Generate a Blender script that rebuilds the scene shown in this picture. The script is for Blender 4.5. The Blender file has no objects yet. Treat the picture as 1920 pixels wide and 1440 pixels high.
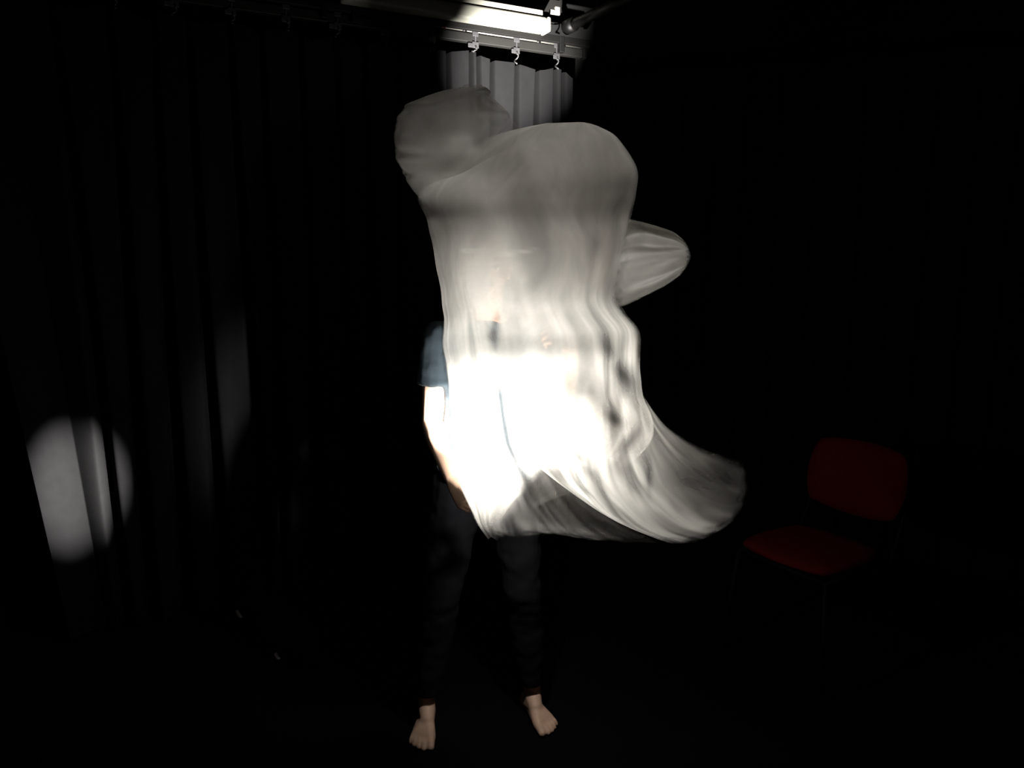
import bpy, bmesh, math, random
import numpy as np
from mathutils import Vector, Matrix

random.seed(7)
RNG = np.random.RandomState(11)
SC = bpy.context.scene
COL = SC.collection

# ------------------------------------------------------------------ camera
CAM_H, PITCH, FPX = 1.53, math.radians(9.0), 1387.0
cam_d = bpy.data.cameras.new('camera')
cam_d.sensor_width = 36.0
cam_d.lens = 36.0 * FPX / 1920.0
cam_d.clip_start = 0.05
cam = bpy.data.objects.new('camera', cam_d)
cam.location = (0, 0, CAM_H)
cam.rotation_euler = (math.pi / 2 - PITCH, 0, 0)
COL.objects.link(cam)
SC.camera = cam
CP, SP = math.cos(PITCH), math.sin(PITCH)

def ray(px, py):
    x, y = (px - 960.0) / FPX, (720.0 - py) / FPX
    return Vector((x, CP + y * SP, y * CP - SP))

def at_y(px, py, Y):                       # point of a pixel's ray at depth Y
    d = ray(px, py)
    return Vector((0, 0, CAM_H)) + d * (Y / d.y)

def at_z(px, py, z):                       # ... at height z
    d = ray(px, py)
    return Vector((0, 0, CAM_H)) + d * ((z - CAM_H) / d.z)

# ------------------------------------------------------------------ world, view
world = bpy.data.worlds.new('world')
SC.world = world
world.use_nodes = True
world.node_tree.nodes['Background'].inputs['Color'].default_value = (0.5, 0.52, 0.6, 1)
world.node_tree.nodes['Background'].inputs['Strength'].default_value = 0.0008
vs = SC.view_settings
vs.view_transform = 'Standard'
vs.look = 'None'
vs.exposure = 0.0
vs.gamma = 1.0
vs.use_curve_mapping = False

# ------------------------------------------------------------------ light levels of the hand lamp and two added spots
PANEL_W = 18.0          # bare side panel of the lamp
BEAM_W = 3400.0         # narrow head beam
SIDE_W = 3900.0  # added spot that makes the light patch on the left curtain
ARM_W = 280.0           # added spot that brightens the bare arm         # not an LED of the lamp
LAMP_PANEL = Vector((0.020, 1.950, 1.100))
LAMP_HEAD = Vector((0.12, 2.17, 1.40))
BEAM_AIM = at_y(958, 108, 3.76)
ARM_AIM = Vector((-0.185, 2.25, 1.05))
SIDE_AIM = at_y(150, 912, 2.85)

# ------------------------------------------------------------------ helpers
def link(o, parent=None):
    COL.objects.link(o)
    if parent is not None:
        o.parent = parent
        if parent.matrix_basis != Matrix.Identity(4):
            o.matrix_parent_inverse = parent.matrix_basis.inverted()
    return o

def tag(o, label=None, cat=None, group=None, kind=None):
    if label: o['label'] = label
    if cat: o['category'] = cat
    if group: o['group'] = group
    if kind: o['kind'] = kind
    return o

def empty(name, loc):
    o = bpy.data.objects.new(name, None)
    o.empty_display_size = 0.1
    o.location = loc
    return link(o)

def mesh_obj(name, bm, mat, parent=None, smooth=True):
    me = bpy.data.meshes.new(name)
    bm.normal_update()
    bm.to_mesh(me); bm.free()
    if smooth:
        for p in me.polygons: p.use_smooth = True
    me.materials.append(mat)
    return link(bpy.data.objects.new(name, me), parent)

def basis(d):
    d = d.normalized()
    up = Vector((0, 0, 1)) if abs(d.z) < 0.95 else Vector((0, 1, 0))
    a = d.cross(up).normalized()
    return a, d.cross(a).normalized(), d

def add_tube(bm, pts, r, seg=12, cap=True):
    pts = [Vector(p) for p in pts]
    rings = []
    rr = r if isinstance(r, (list, tuple)) else [r] * len(pts)
    a = None
    for i, p in enumerate(pts):
        d = (pts[min(i + 1, len(pts) - 1)] - pts[max(i - 1, 0)]).normalized()
        if a is None:
            a, b, _ = basis(d)
        else:
            a = (a - d * a.dot(d)).normalized(); b = d.cross(a).normalized()
        rings.append([bm.verts.new(p + (a * math.cos(t) + b * math.sin(t)) * rr[i])
                      for t in [2 * math.pi * k / seg for k in range(seg)]])
    for i in range(len(rings) - 1):
        for k in range(seg):
            bm.faces.new((rings[i][k], rings[i][(k + 1) % seg], rings[i + 1][(k + 1) % seg], rings[i + 1][k]))
    if cap:
        bm.faces.new(rings[0][::-1]); bm.faces.new(rings[-1])

def add_box(bm, c, sx, sy, sz, ax=None, bevel=0.0):
    """box of sizes along axes ax=(x,y,z vectors)"""
    ax = ax or (Vector((1, 0, 0)), Vector((0, 1, 0)), Vector((0, 0, 1)))
    sub = bmesh.new()
    bmesh.ops.create_cube(sub, size=1.0)
    for v in sub.verts:
        v.co = Vector((v.co.x * sx, v.co.y * sy, v.co.z * sz))
    if bevel > 0:
        bmesh.ops.bevel(sub, geom=list(sub.edges), offset=bevel, segments=2, affect='EDGES', profile=0.6)
    c = Vector(c)
    vm = {v: bm.verts.new(c + ax[0] * v.co.x + ax[1] * v.co.y + ax[2] * v.co.z) for v in sub.verts}
    for f in sub.faces:
        bm.faces.new([vm[v] for v in f.verts])
    sub.free()

def ellip_pts(c, r, n=14):
    c = Vector(c)
    if not isinstance(r, (tuple, list)): r = (r, r, r)
    out = []
    for i in range(1, n // 2):
        ph = math.pi * i / (n // 2)
        for k in range(n):
            t = 2 * math.pi * k / n
            out.append(c + Vector((r[0] * math.sin(ph) * math.cos(t), r[1] * math.sin(ph) * math.sin(t), r[2] * math.cos(ph))))
    out += [c + Vector((0, 0, r[2])), c - Vector((0, 0, r[2]))]
    return out

def add_hull(bm, *blobs):
    """convex hull of a few ellipsoids, added as one closed shell"""
    sub = bmesh.new()
    for c, r in blobs:
        for p in ellip_pts(c, r): sub.verts.new(p)
    res = bmesh.ops.convex_hull(sub, input=list(sub.verts))
    bmesh.ops.delete(sub, geom=[v for v in sub.verts if not v.link_faces], context='VERTS')
    vm = {v: bm.verts.new(v.co) for v in sub.verts}
    for f in sub.faces: bm.faces.new([vm[v] for v in f.verts])
    sub.free()

def remeshed(name, bm, mat, parent, voxel, smooth_it, wrinkle=0.0, wscale=9.0, cut=None):
    """one continuous skin over all hulls in bm"""
    me = bpy.data.meshes.new(name + '_src')
    bm.to_mesh(me); bm.free()
    tmp = bpy.data.objects.new(name + '_src', me)
    COL.objects.link(tmp)
    m = tmp.modifiers.new('r', 'REMESH'); m.mode = 'VOXEL'; m.voxel_size = voxel
    s = tmp.modifiers.new('s', 'SMOOTH'); s.factor = 0.5; s.iterations = smooth_it
    dg = bpy.context.evaluated_depsgraph_get()
    out = bpy.data.meshes.new_from_object(tmp.evaluated_get(dg))
    bpy.data.objects.remove(tmp); bpy.data.meshes.remove(me)
    if wrinkle or cut:
        b2 = bmesh.new(); b2.from_mesh(out); b2.normal_update()
        if wrinkle:
            from mathutils import noise
            for v in b2.verts:
                n = noise.noise(Vector((v.co.x * wscale, v.co.y * wscale, v.co.z * wscale * 1.6)))
                n2 = noise.noise(Vector((v.co.x * wscale * 2.3 + 9, v.co.y * wscale * 2.3, v.co.z * wscale * 3.2)))
                v.co += v.normal * wrinkle * (n + 0.5 * n2)
        for co, no in (cut or []):
            bmesh.ops.bisect_plane(b2, geom=list(b2.verts) + list(b2.edges) + list(b2.faces), plane_co=co, plane_no=no, clear_outer=True)
        b2.to_mesh(out); b2.free()
    for p in out.polygons: p.use_smooth = True
    out.name = name
    out.materials.clear(); out.materials.append(mat)
    return link(bpy.data.objects.new(name, out), parent)

# ------------------------------------------------------------------ materials
def principled(name, col, rough=0.6, metal=0.0, spec=0.3, noise=0.0, nscale=12.0, bump=0.0, bscale=120.0, stretch=(1, 1, 1)):
    m = bpy.data.materials.new(name); m.use_nodes = True
    nt = m.node_tree; b = nt.nodes['Principled BSDF']
    b.inputs['Base Color'].default_value = (*col, 1)
    b.inputs['Roughness'].default_value = rough
    b.inputs['Metallic'].default_value = metal
    b.inputs['Specular IOR Level'].default_value = spec
    tc = nt.nodes.new('ShaderNodeTexCoord'); mp = nt.nodes.new('ShaderNodeMapping')
    mp.inputs['Scale'].default_value = stretch
    nt.links.new(tc.outputs['Object'], mp.inputs['Vector'])
    if noise > 0:
        n = nt.nodes.new('ShaderNodeTexNoise'); n.inputs['Scale'].default_value = nscale; n.inputs['Detail'].default_value = 5
        nt.links.new(mp.outputs['Vector'], n.inputs['Vector'])
        r = nt.nodes.new('ShaderNodeMix'); r.data_type = 'RGBA'
        r.inputs[6].default_value = (*[c * (1 - noise) for c in col], 1)
        r.inputs[7].default_value = (*[min(1, c * (1 + noise)) for c in col], 1)
        nt.links.new(n.outputs['Fac'], r.inputs[0]); nt.links.new(r.outputs[2], b.inputs['Base Color'])
    if bump > 0:
        n = nt.nodes.new('ShaderNodeTexNoise'); n.inputs['Scale'].default_value = bscale; n.inputs['Detail'].default_value = 3
        nt.links.new(mp.outputs['Vector'], n.inputs['Vector'])
        bp = nt.nodes.new('ShaderNodeBump'); bp.inputs['Strength'].default_value = bump; bp.inputs['Distance'].default_value = 0.004
        nt.links.new(n.outputs['Fac'], bp.inputs['Height']); nt.links.new(bp.outputs['Normal'], b.inputs['Normal'])
    return m

def emissive(name, col, s):
    m = bpy.data.materials.new(name); m.use_nodes = True
    b = m.node_tree.nodes['Principled BSDF']
    b.inputs['Base Color'].default_value = (*col, 1)
    b.inputs['Emission Color'].default_value = (*col, 1)
    b.inputs['Emission Strength'].default_value = s
    return m

M_FLOOR = principled('black_vinyl', (0.0025, 0.0025, 0.003), 0.8, spec=0.02, noise=0.4, nscale=3, bump=0.05)
M_WALL = principled('dark_wall_paint', (0.010, 0.010, 0.010), 0.9, spec=0.1, noise=0.25, nscale=6, bump=0.1, bscale=40)
M_BLACKWALL = principled('black_wall_paint', (0.003, 0.003, 0.003), 0.9, spec=0.05, noise=0.2, nscale=5)
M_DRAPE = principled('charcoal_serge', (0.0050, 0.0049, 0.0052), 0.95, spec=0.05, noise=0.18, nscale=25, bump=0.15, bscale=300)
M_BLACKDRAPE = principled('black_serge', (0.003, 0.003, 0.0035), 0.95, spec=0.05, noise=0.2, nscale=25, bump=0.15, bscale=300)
M_BLACKMETAL = principled('black_metal', (0.0028, 0.0027, 0.0025), 0.5, 0.2, 0.3, noise=0.3, nscale=20)
M_RAIL = principled('dull_aluminium_rail', (0.010, 0.0097, 0.009), 0.5, 0.3, 0.3, noise=0.25, nscale=14)
M_STEEL = principled('polished_steel', (0.16, 0.155, 0.14), 0.3, 0.5, 0.5, noise=0.15, nscale=30)
M_ZINC = principled('zinc_carrier', (0.026, 0.0255, 0.027), 0.5, 0.2, 0.4, noise=0.2, nscale=60)
M_WHITE = principled('white_enamel', (0.24, 0.235, 0.20), 0.5, spec=0.3, noise=0.06, nscale=8)
M_WALLPATCH = principled('wall_patch_grey', (0.009, 0.0085, 0.008), 0.8, spec=0.1, noise=0.2, nscale=20)  # grey for the box that stands in for lit wall
M_REDTAG = principled('red_plastic', (0.03, 0.003, 0.002), 0.5)
M_SKIN = principled('skin', (0.50, 0.33, 0.24), 0.55, spec=0.3, noise=0.12, nscale=30, bump=0.05, bscale=200)
M_HAIR = principled('dark_brown_hair', (0.03, 0.018, 0.012), 0.5, spec=0.3, noise=0.4, nscale=60, stretch=(1, 1, 0.15))
M_SHIRT = principled('slate_blue_jersey', (0.050, 0.068, 0.082), 0.85, spec=0.1, noise=0.15, nscale=40, bump=0.1, bscale=400)
M_TROUSER = principled('dark_navy_twill', (0.0050, 0.0052, 0.0064), 0.9, spec=0.08, noise=0.2, nscale=40, bump=0.1, bscale=300)
M_RED = principled('dark_red_upholstery', (0.062, 0.0014, 0.0018), 0.9, spec=0.1, noise=0.25, nscale=60, bump=0.1, bscale=250)
M_CHROME = principled('chair_steel', (0.003, 0.003, 0.0033), 0.6, 0.0, 0.05, noise=0.1, nscale=20)
M_RUBBER = principled('black_rubber', (0.002, 0.002, 0.002), 0.8, spec=0.05)
M_EYE = principled('eye_white', (0.7, 0.68, 0.65), 0.3)
M_IRIS = principled('brown_iris', (0.05, 0.025, 0.015), 0.2)
M_LIP = principled('lip', (0.42, 0.17, 0.14), 0.5)
M_LAMP = principled('black_lamp_plastic', (0.02, 0.02, 0.022), 0.5)
M_PANEL = emissive('lit_led_panel', (1.0, 0.98, 0.93), 30.0)
M_LENS = emissive('lit_lens', (1.0, 0.98, 0.93), 30.0)
M_SCRAP = principled('white_tape', (0.92, 0.92, 0.92), 0.35, 0.0, 0.8, noise=0.1, nscale=40)

def film_material():
    m = bpy.data.materials.new('milky_plastic_film'); m.use_nodes = True
    nt = m.node_tree; nt.nodes.clear(); N = nt.nodes; L = nt.links
    out = N.new('ShaderNodeOutputMaterial')
    uv = N.new('ShaderNodeUVMap'); uv.uv_map = 'film_uv'
    at = N.new('ShaderNodeAttribute'); at.attribute_name = 'thickness'
    st = N.new('ShaderNodeAttribute'); st.attribute_name = 'pleating'
    # pleats bunched along the pull of the film
    mp = N.new('ShaderNodeMapping'); mp.inputs['Scale'].default_value = (5.5, 1.3, 1)
    L.new(uv.outputs['UV'], mp.inputs['Vector'])
    n1 = N.new('ShaderNodeTexNoise'); n1.inputs['Scale'].default_value = 1.0; n1.inputs['Detail'].default_value = 2; n1.inputs['Distortion'].default_value = 0.9
    L.new(mp.outputs['Vector'], n1.inputs['Vector'])
    r1 = N.new('ShaderNodeMapRange'); r1.inputs['From Min'].default_value = 0.36; r1.inputs['From Max'].default_value = 0.66
    r1.inputs['To Min'].default_value = 0.22; r1.inputs['To Max'].default_value = 1.25
    L.new(n1.outputs['Fac'], r1.inputs['Value'])
    # soft large cloudiness
    mp2 = N.new('ShaderNodeMapping'); mp2.inputs['Scale'].default_value = (3.0, 3.2, 1)
    L.new(uv.outputs['UV'], mp2.inputs['Vector'])
    n2 = N.new('ShaderNodeTexNoise'); n2.inputs['Scale'].default_value = 1.0; n2.inputs['Detail'].default_value = 4.0; n2.inputs['Distortion'].default_value = 0.8
    L.new(mp2.outputs['Vector'], n2.inputs['Vector'])
    r2 = N.new('ShaderNodeMapRange'); r2.inputs['From Min'].default_value = 0.3; r2.inputs['From Max'].default_value = 0.7
    r2.inputs['To Min'].default_value = 0.58; r2.inputs['To Max'].default_value = 1.18
    L.new(n2.outputs['Fac'], r2.inputs['Value'])
    mx = N.new('ShaderNodeMix'); mx.data_type = 'FLOAT'
    L.new(st.outputs['Fac'], mx.inputs[0]); L.new(r2.outputs['Result'], mx.inputs[2]); L.new(r1.outputs['Result'], mx.inputs[3])
    mu = N.new('ShaderNodeMath'); mu.operation = 'MULTIPLY'; mu.use_clamp = True
    L.new(at.outputs['Fac'], mu.inputs[0]); L.new(mx.outputs[0], mu.inputs[1])
    cl = N.new('ShaderNodeMath'); cl.operation = 'MINIMUM'; cl.inputs[1].default_value = 0.93
    L.new(mu.outputs[0], cl.inputs[0])
    tl = N.new('ShaderNodeBsdfTranslucent'); tl.inputs['Color'].default_value = (0.80, 0.785, 0.74, 1)
    df = N.new('ShaderNodeBsdfDiffuse'); df.inputs['Color'].default_value = (0.80, 0.785, 0.75, 1)
    gl = N.new('ShaderNodeBsdfGlossy'); gl.inputs['Roughness'].default_value = 0.45; gl.inputs['Color'].default_value = (0.8, 0.8, 0.8, 1)
    a = N.new('ShaderNodeMixShader'); a.inputs[0].default_value = 0.38
    L.new(tl.outputs[0], a.inputs[1]); L.new(df.outputs[0], a.inputs[2])
    b = N.new('ShaderNodeMixShader'); b.inputs[0].default_value = 0.05
    L.new(a.outputs[0], b.inputs[1]); L.new(gl.outputs[0], b.inputs[2])
    tr = N.new('ShaderNodeBsdfTransparent')
    c = N.new('ShaderNodeMixShader')
    L.new(cl.outputs[0], c.inputs[0]); L.new(tr.outputs[0], c.inputs[1]); L.new(b.outputs[0], c.inputs[2])
    L.new(c.outputs[0], out.inputs['Surface'])
    return m
M_FILM = film_material()

# ------------------------------------------------------------------ the room
# the back track runs from the near left to a far corner on the right
RA, RB = Vector((-0.98, 3.24, 2.60)), Vector((0.34, 3.87, 2.60))
RD = Vector((RB.x - RA.x, RB.y - RA.y, 0)).normalized()       # along the track
RN = Vector((RD.y, -RD.x, 0))                                  # towards the camera
def on_track(px, py, off=0.0):
    """point where a pixel's ray meets the upright plane of the track, moved `off` towards the room"""
    d = ray(px, py); o = Vector((0, 0, CAM_H)); p0 = RA + RN * off
    return o + d * ((p0 - o).dot(RN) / d.dot(RN))
def s_of(p): return (Vector((p.x, p.y, 0)) - Vector((RA.x, RA.y, 0))).dot(RD)
def track_pt(s, z, off=0.0):
    p = RA + RD * s + RN * off
    return Vector((p.x, p.y, z))

def plane_obj(name, pts, mat, thick=0.05):
    bm = bmesh.new()
    vs_ = [bm.verts.new(p) for p in pts]
    f = bm.faces.new(vs_)
    bm.normal_update()
    n = f.normal.copy()
    lo_ = [bm.verts.new(v.co - n * thick) for v in vs_]
    bm.faces.new(lo_[::-1])
    for i in range(len(vs_)):
        k = (i + 1) % len(vs_); bm.faces.new((vs_[k], vs_[i], lo_[i], lo_[k]))
    bmesh.ops.recalc_face_normals(bm, faces=list(bm.faces))
    return tag(mesh_obj(name, bm, mat, smooth=False), kind='structure')

ZC = 3.0
cA, cB = track_pt(-2.6, 0, -0.35), track_pt(1.75, 0, -0.35)
cR = Vector((3.0, 3.3, 0)); cL = Vector((cA.x, -0.6, 0)); cR2 = Vector((3.0, -0.6, 0))
foot = [cL, cR2, cR, cB, cA]
def up(p, z): return Vector((p.x, p.y, z))
plane_obj('floor', [up(p, 0) for p in foot], M_FLOOR)
plane_obj('ceiling', [up(p, ZC) for p in foot[::-1]], M_BLACKWALL)
plane_obj('wall_back', [up(cA, 0), up(cA, ZC), up(cB, ZC), up(cB, 0)][::-1], M_WALL)
plane_obj('wall_corner', [up(cB, 0), up(cB, ZC), up(cR, ZC), up(cR, 0)][::-1], M_BLACKWALL)
plane_obj('wall_left', [up(cL, 0), up(cL, ZC), up(cA, ZC), up(cA, 0)][::-1], M_BLACKWALL)
plane_obj('wall_right', [up(cR, 0), up(cR, ZC), up(cR2, ZC), up(cR2, 0)][::-1], M_BLACKWALL)

# ------------------------------------------------------------------ curtains
def make_curtain(name, p0, p1, nrm, ztop_fn, zbot, slits, mat, depth=0.07, nz=46, ds=0.006, skew=0.0, skew_v0=0.7, extra=None):
    """pleated drape: flat-fronted pleats with deep narrow folds between them"""
    L_ = (p1 - p0).length; d = (p1 - p0).normalized()
    n = int(L_ / ds)
    bm = bmesh.new(); rows = []
    ss = np.linspace(0, L_, n)
    sl = np.array(slits)
    wig = np.array([random.uniform(-1, 1) for _ in sl]); dep = np.array([random.uniform(0.6, 1.1) for _ in sl])
    fl = np.array([random.uniform(-0.5, 1) for _ in sl])
    for j in range(nz + 1):
        v = j / nz
        offs = np.zeros(n)
        for q, s0 in enumerate(sl):
            c = s0 + wig[q] * 0.035 * v + 0.006 * math.sin(5 * v + q)
            w = 0.0065 + 0.016 * v
            g = np.exp(-((ss - c) / w) ** 2)
            offs -= depth * dep[q] * g * (0.55 + 0.45 * min(1, v * 14))
            offs += 0.018 * np.exp(-((ss - c - 0.045) / 0.035) ** 2) * fl[q] * min(1, 4 * v)
        offs += 0.012 * np.sin(ss * 31 + 2 * v) * min(1, v * 3)
        if extra is not None: offs += extra(ss) * min(1, v * 2)
        lean = skew * (v - skew_v0) * np.exp(-(ss / 0.25) ** 2)
        row = []
        for i in range(n):
            zt = ztop_fn(ss[i]); z = zt + (zbot - zt) * v
            p = p0 + d * (ss[i] + lean[i]) + nrm * offs[i]
            row.append(bm.verts.new((p.x, p.y, z)))
        rows.append(row)
    for j in range(nz):
        for i in range(n - 1):
            bm.faces.new((rows[j][i], rows[j + 1][i], rows[j + 1][i + 1], rows[j][i + 1]))
    o = mesh_obj(name, bm, mat)
    return o

# places of the carriers that the light catches, then on to the left at the same pitch
hook_px = [(888, 70), (965, 82), (1040, 95)]
hook_s = [s_of(on_track(*h)) for h in hook_px]
pitch = hook_s[1] - hook_s[0]
hook_all = sorted(hook_s + [hook_s[0] - pitch * k for k in range(1, 15)])
S_END = s_of(on_track(1074, 160))
S_START = s_of(on_track(64, 905))
top_tab = [(s_of(on_track(px, py)), on_track(px, py).z) for px, py in
           ((805, 91), (845, 97), (886, 94), (905, 106), (925, 113), (962, 117), (985, 124), (1008, 132), (1022, 131), (1040, 127), (1058, 132), (1072, 146))]
def ztop_back(s):
    if s < top_tab[0][0]:
        k = min(hook_all, key=lambda h: abs(h - s))
        return top_tab[0][1] - 0.03 * min(1, (abs(s - k) / (pitch / 2)) ** 2)
    return float(np.interp(s, [t[0] for t in top_tab], [t[1] for t in top_tab]))
slit_px = [(815, 170), (844, 150), (886, 150), (897, 155), (922, 165), (969, 180), (1009, 195), (1044, 190), (1058, 205)]
slits = [s_of(on_track(*p)) for p in slit_px]
left_slit_px = [(206, 905)]
slits_l = [s_of(on_track(*p)) for p in left_slit_px]
s = slits_l[0] + 0.14
while s < slits[0] - 0.08: slits_l.append(s); s += random.uniform(0.12, 0.18)
slits = sorted(slits + slits_l)
S148 = s_of(on_track(148, 915)) - S_START; S206 = slits_l[0] - S_START
p0 = track_pt(S_START, 0); p1 = track_pt(S_END, 0)
back = make_curtain('stage_curtain', p0, p1, RN, lambda s_: ztop_back(s_ + S_START), 0.03, [q - S_START for q in slits], M_DRAPE, depth=0.17, ds=0.003, skew=0.25,
    extra=lambda q: np.interp(q, [0, S148, S206 - 0.015, S206 + 0.02, S206 + 0.12], [0.03, -0.03, 0.035, 0.0, 0.0]))
tag(back, 'charcoal pleated stage curtain hooked to the track behind the person', 'curtain', kind=None)

k0, k1 = track_pt(-2.5, 0, -0.25), track_pt(S_START + 0.25, 0, -0.25)  # separate layer set back so the front edge cuts off the light patch
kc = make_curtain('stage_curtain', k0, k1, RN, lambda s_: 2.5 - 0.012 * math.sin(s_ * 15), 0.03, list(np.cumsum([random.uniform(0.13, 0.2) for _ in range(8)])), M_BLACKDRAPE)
tag(kc, 'black curtain set back behind the left edge of the charcoal curtain to stay in its shade', 'curtain')

# unlit curtain to the right of the corner
q0, q1 = Vector((0.52, 4.02, 0)), Vector((2.85, 3.25, 0))
qd = (q1 - q0).normalized(); qn = Vector((qd.y, -qd.x, 0))
sl2 = list(np.cumsum([random.uniform(0.14, 0.22) for _ in range(12)]))
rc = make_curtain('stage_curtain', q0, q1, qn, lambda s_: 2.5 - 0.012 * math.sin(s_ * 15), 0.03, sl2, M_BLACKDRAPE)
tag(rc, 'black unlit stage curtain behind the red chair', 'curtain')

# ------------------------------------------------------------------ curtain track with carriers
def strip_pts(pa, pb, ext0, ext1, off):
    a, b = on_track(*pa, off), on_track(*pb, off)
    d = (b - a); 
    return a - d * ext0, b + d * ext1

TR0 = -2.35
tr = empty('curtain_track', track_pt(0.3, 2.58))
tag(tr, 'grey metal curtain track with hanging carriers above the charcoal curtain', 'curtain track')
a = track_pt(TR0, on_track(965, 84).z); b = track_pt(s_of(on_track(1090, 90)), on_track(965, 84).z)
bm = bmesh.new()
za = on_track(965, 83).z
mid = (a + b) / 2
add_box(bm, mid, (b - a).length, 0.03, 0.04, (RD, RN, Vector((0, 0, 1))), 0.004)
mesh_obj('rail', bm, M_RAIL, tr, smooth=False)
bm = bmesh.new()
c = track_pt(s_of(b) + 0.012, mid.z)
add_box(bm, c, 0.02, 0.036, 0.046, (RD, RN, Vector((0, 0, 1))), 0.004)
mesh_obj('end_stop', bm, M_BLACKMETAL, tr, smooth=False)
AXR = (RD, RN, Vector((0, 0, 1)))
protos = {}
for i, hs in enumerate(hook_all):
    z = mid.z
    if hs > s_of(b): continue
    lo = ztop_back(hs)
    bm = bmesh.new()
    add_box(bm, track_pt(hs, z + 0.018, 0.022), 0.030, 0.006, 0.026, AXR, 0.003)     # upper plate
    add_box(bm, track_pt(hs, z - 0.005, 0.020), 0.007, 0.004, 0.05, AXR)               # stem
    cr = mesh_obj('carrier', bm, M_ZINC, tr, smooth=False)
    bm = bmesh.new()
    sw = 0.01 * math.sin(i * 2.1)
    add_box(bm, track_pt(hs, z - 0.032, 0.022), 0.032, 0.006, 0.028, AXR, 0.003)
    add_box(bm, track_pt(hs - 0.018 + sw, z - 0.036, 0.024), 0.022, 0.005, 0.020, AXR, 0.003)
    mesh_obj('plate', bm, M_ZINC, cr, smooth=False)
    bm = bmesh.new()
    add_tube(bm, [track_pt(hs, z - 0.034, 0.026), track_pt(hs, z - 0.042, 0.020), track_pt(hs, z - 0.05, 0.026)], 0.004, 8)
    mesh_obj('rivet', bm, M_BLACKMETAL, cr)
    bm = bmesh.new()
    pts = []
    h0 = z - 0.045
    for k in range(13):
        t = k / 12
        pts.append(track_pt(hs + 0.009 * math.sin(t * 2 * math.pi) + sw * t, h0 + (lo - 0.012 - h0) * t, 0.018 + 0.010 * math.cos(t * 2 * math.pi)))
    add_tube(bm, pts, 0.0035, 8)
    mesh_obj('hook', bm, M_ZINC, cr)

# thin bright steel conduit showing above the track
cdt = empty('conduit_pipe', track_pt(0.3, 2.6))
tag(cdt, 'thin shiny steel pipe running just above the curtain track', 'pipe')
ca, cb = strip_pts((830, 49), (1086, 91), 0.05, 0.0, 0.0)
ca, cb = on_track(815, 47, 0.0), on_track(1087, 91, 0.0)
bm = bmesh.new(); add_tube(bm, [ca, cb], 0.010, 14); mesh_obj('pipe', bm, M_STEEL, cdt)
for px in (866, 1003, 1052):
    t = (px - 815) / (1087 - 815); p = ca.lerp(cb, t)
    bm = bmesh.new(); add_tube(bm, [p - RD * 0.010, p + RD * 0.010], 0.0145, 14)
    mesh_obj('clip', bm, M_BLACKMETAL, cdt)
p = ca.lerp(cb, (828 - 815) / (1087 - 815))
bm = bmesh.new(); add_tube(bm, [p - RD * 0.010, p + RD * 0.012], 0.0135, 14); mesh_obj('marker_sleeve', bm, M_REDTAG, cdt)

# dark flat bar in front of it
bar = empty('ceiling_bar', track_pt(0.3, 2.63))
tag(bar, 'dark painted steel bar below the white batten fitting', 'bar')
ba, bb = on_track(560, 3, 0.045), on_track(1105, 83, 0.050)
bd = (bb - ba).normalized()
ba = ba - bd * 1.4
bx = (bd, RN, bd.cross(RN) * -1)
bm = bmesh.new(); add_box(bm, (ba + bb) / 2, (bb - ba).length, 0.02, 0.032, bx, 0.003)
mesh_obj('bar', bm, M_BLACKMETAL, bar, smooth=False)
for px, py in ((607, 22), (664, 31), (1052, 88)):
    p = on_track(px, py - 4, 0.05)
    bm = bmesh.new(); add_box(bm, p, 0.026, 0.03, 0.075, AXR, 0.004)
    mesh_obj('bracket', bm, M_BLACKMETAL, bar, smooth=False)

# white batten light fitting (switched off)
lf = empty('batten_light_fitting', on_track(900, 20, 0.06))
tag(lf, 'white batten light fitting above the dark bar, caught by the beam', 'light fitting')
fa, fb = on_track(640, -12, 0.09), on_track(1020, 49, 0.09)
fd = (fb - fa).normalized(); fx = (fd, RN, (fd.cross(RN) * -1).normalized())
if fx[2].z < 0: fx = (fd, RN, -fx[2])
fl_ = (fb - fa).length
bm = bmesh.new(); add_box(bm, (fa + fb) / 2 + fx[2] * 0.0, fl_, 0.075, 0.062, fx, 0.012)
mesh_obj('diffuser', bm, M_WHITE, lf)
bm = bmesh.new(); add_box(bm, fb + fd * 0.008, 0.018, 0.080, 0.066, fx, 0.008)
mesh_obj('end_cap', bm, M_WHITE, lf)
bm = bmesh.new(); add_box(bm, (fa + fb) / 2 + fx[2] * 0.045, fl_ * 0.96, 0.05, 0.03, fx, 0.004)
mesh_obj('mounting_tray', bm, M_WHITE, lf, smooth=False)
# cream conduit box strip seen to the left between the brackets
bm = bmesh.new()
sa, sb = on_track(512, 3, -0.03), on_track(760, 39, -0.03)
sd = (sb - sa).normalized(); sx = (sd, RN, sd.cross(RN) * -1)
add_box(bm, (sa + sb) / 2, (sb - sa).length, 0.03, 0.030, sx, 0.003)
tk = mesh_obj('cable_trunking', bm, M_WHITE, smooth=False)
tag(tk, 'cream plastic cable trunking left of the batten fitting', 'trunking')

bm = bmesh.new()
da, db = on_track(952, 12, -0.16), on_track(1050, 24, -0.16)
add_box(bm, (da + db) / 2 + Vector((0, 0, 0.03)), (db - da).length, 0.06, 0.16, AXR, 0.015)  # added box standing in for the grey wall patch lit by the beam
du = mesh_obj('wall_patch_box', bm, M_WALLPATCH, smooth=False)
tag(du, 'dull grey box added for the beam-lit patch of wall behind the batten fitting', 'box')
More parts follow.
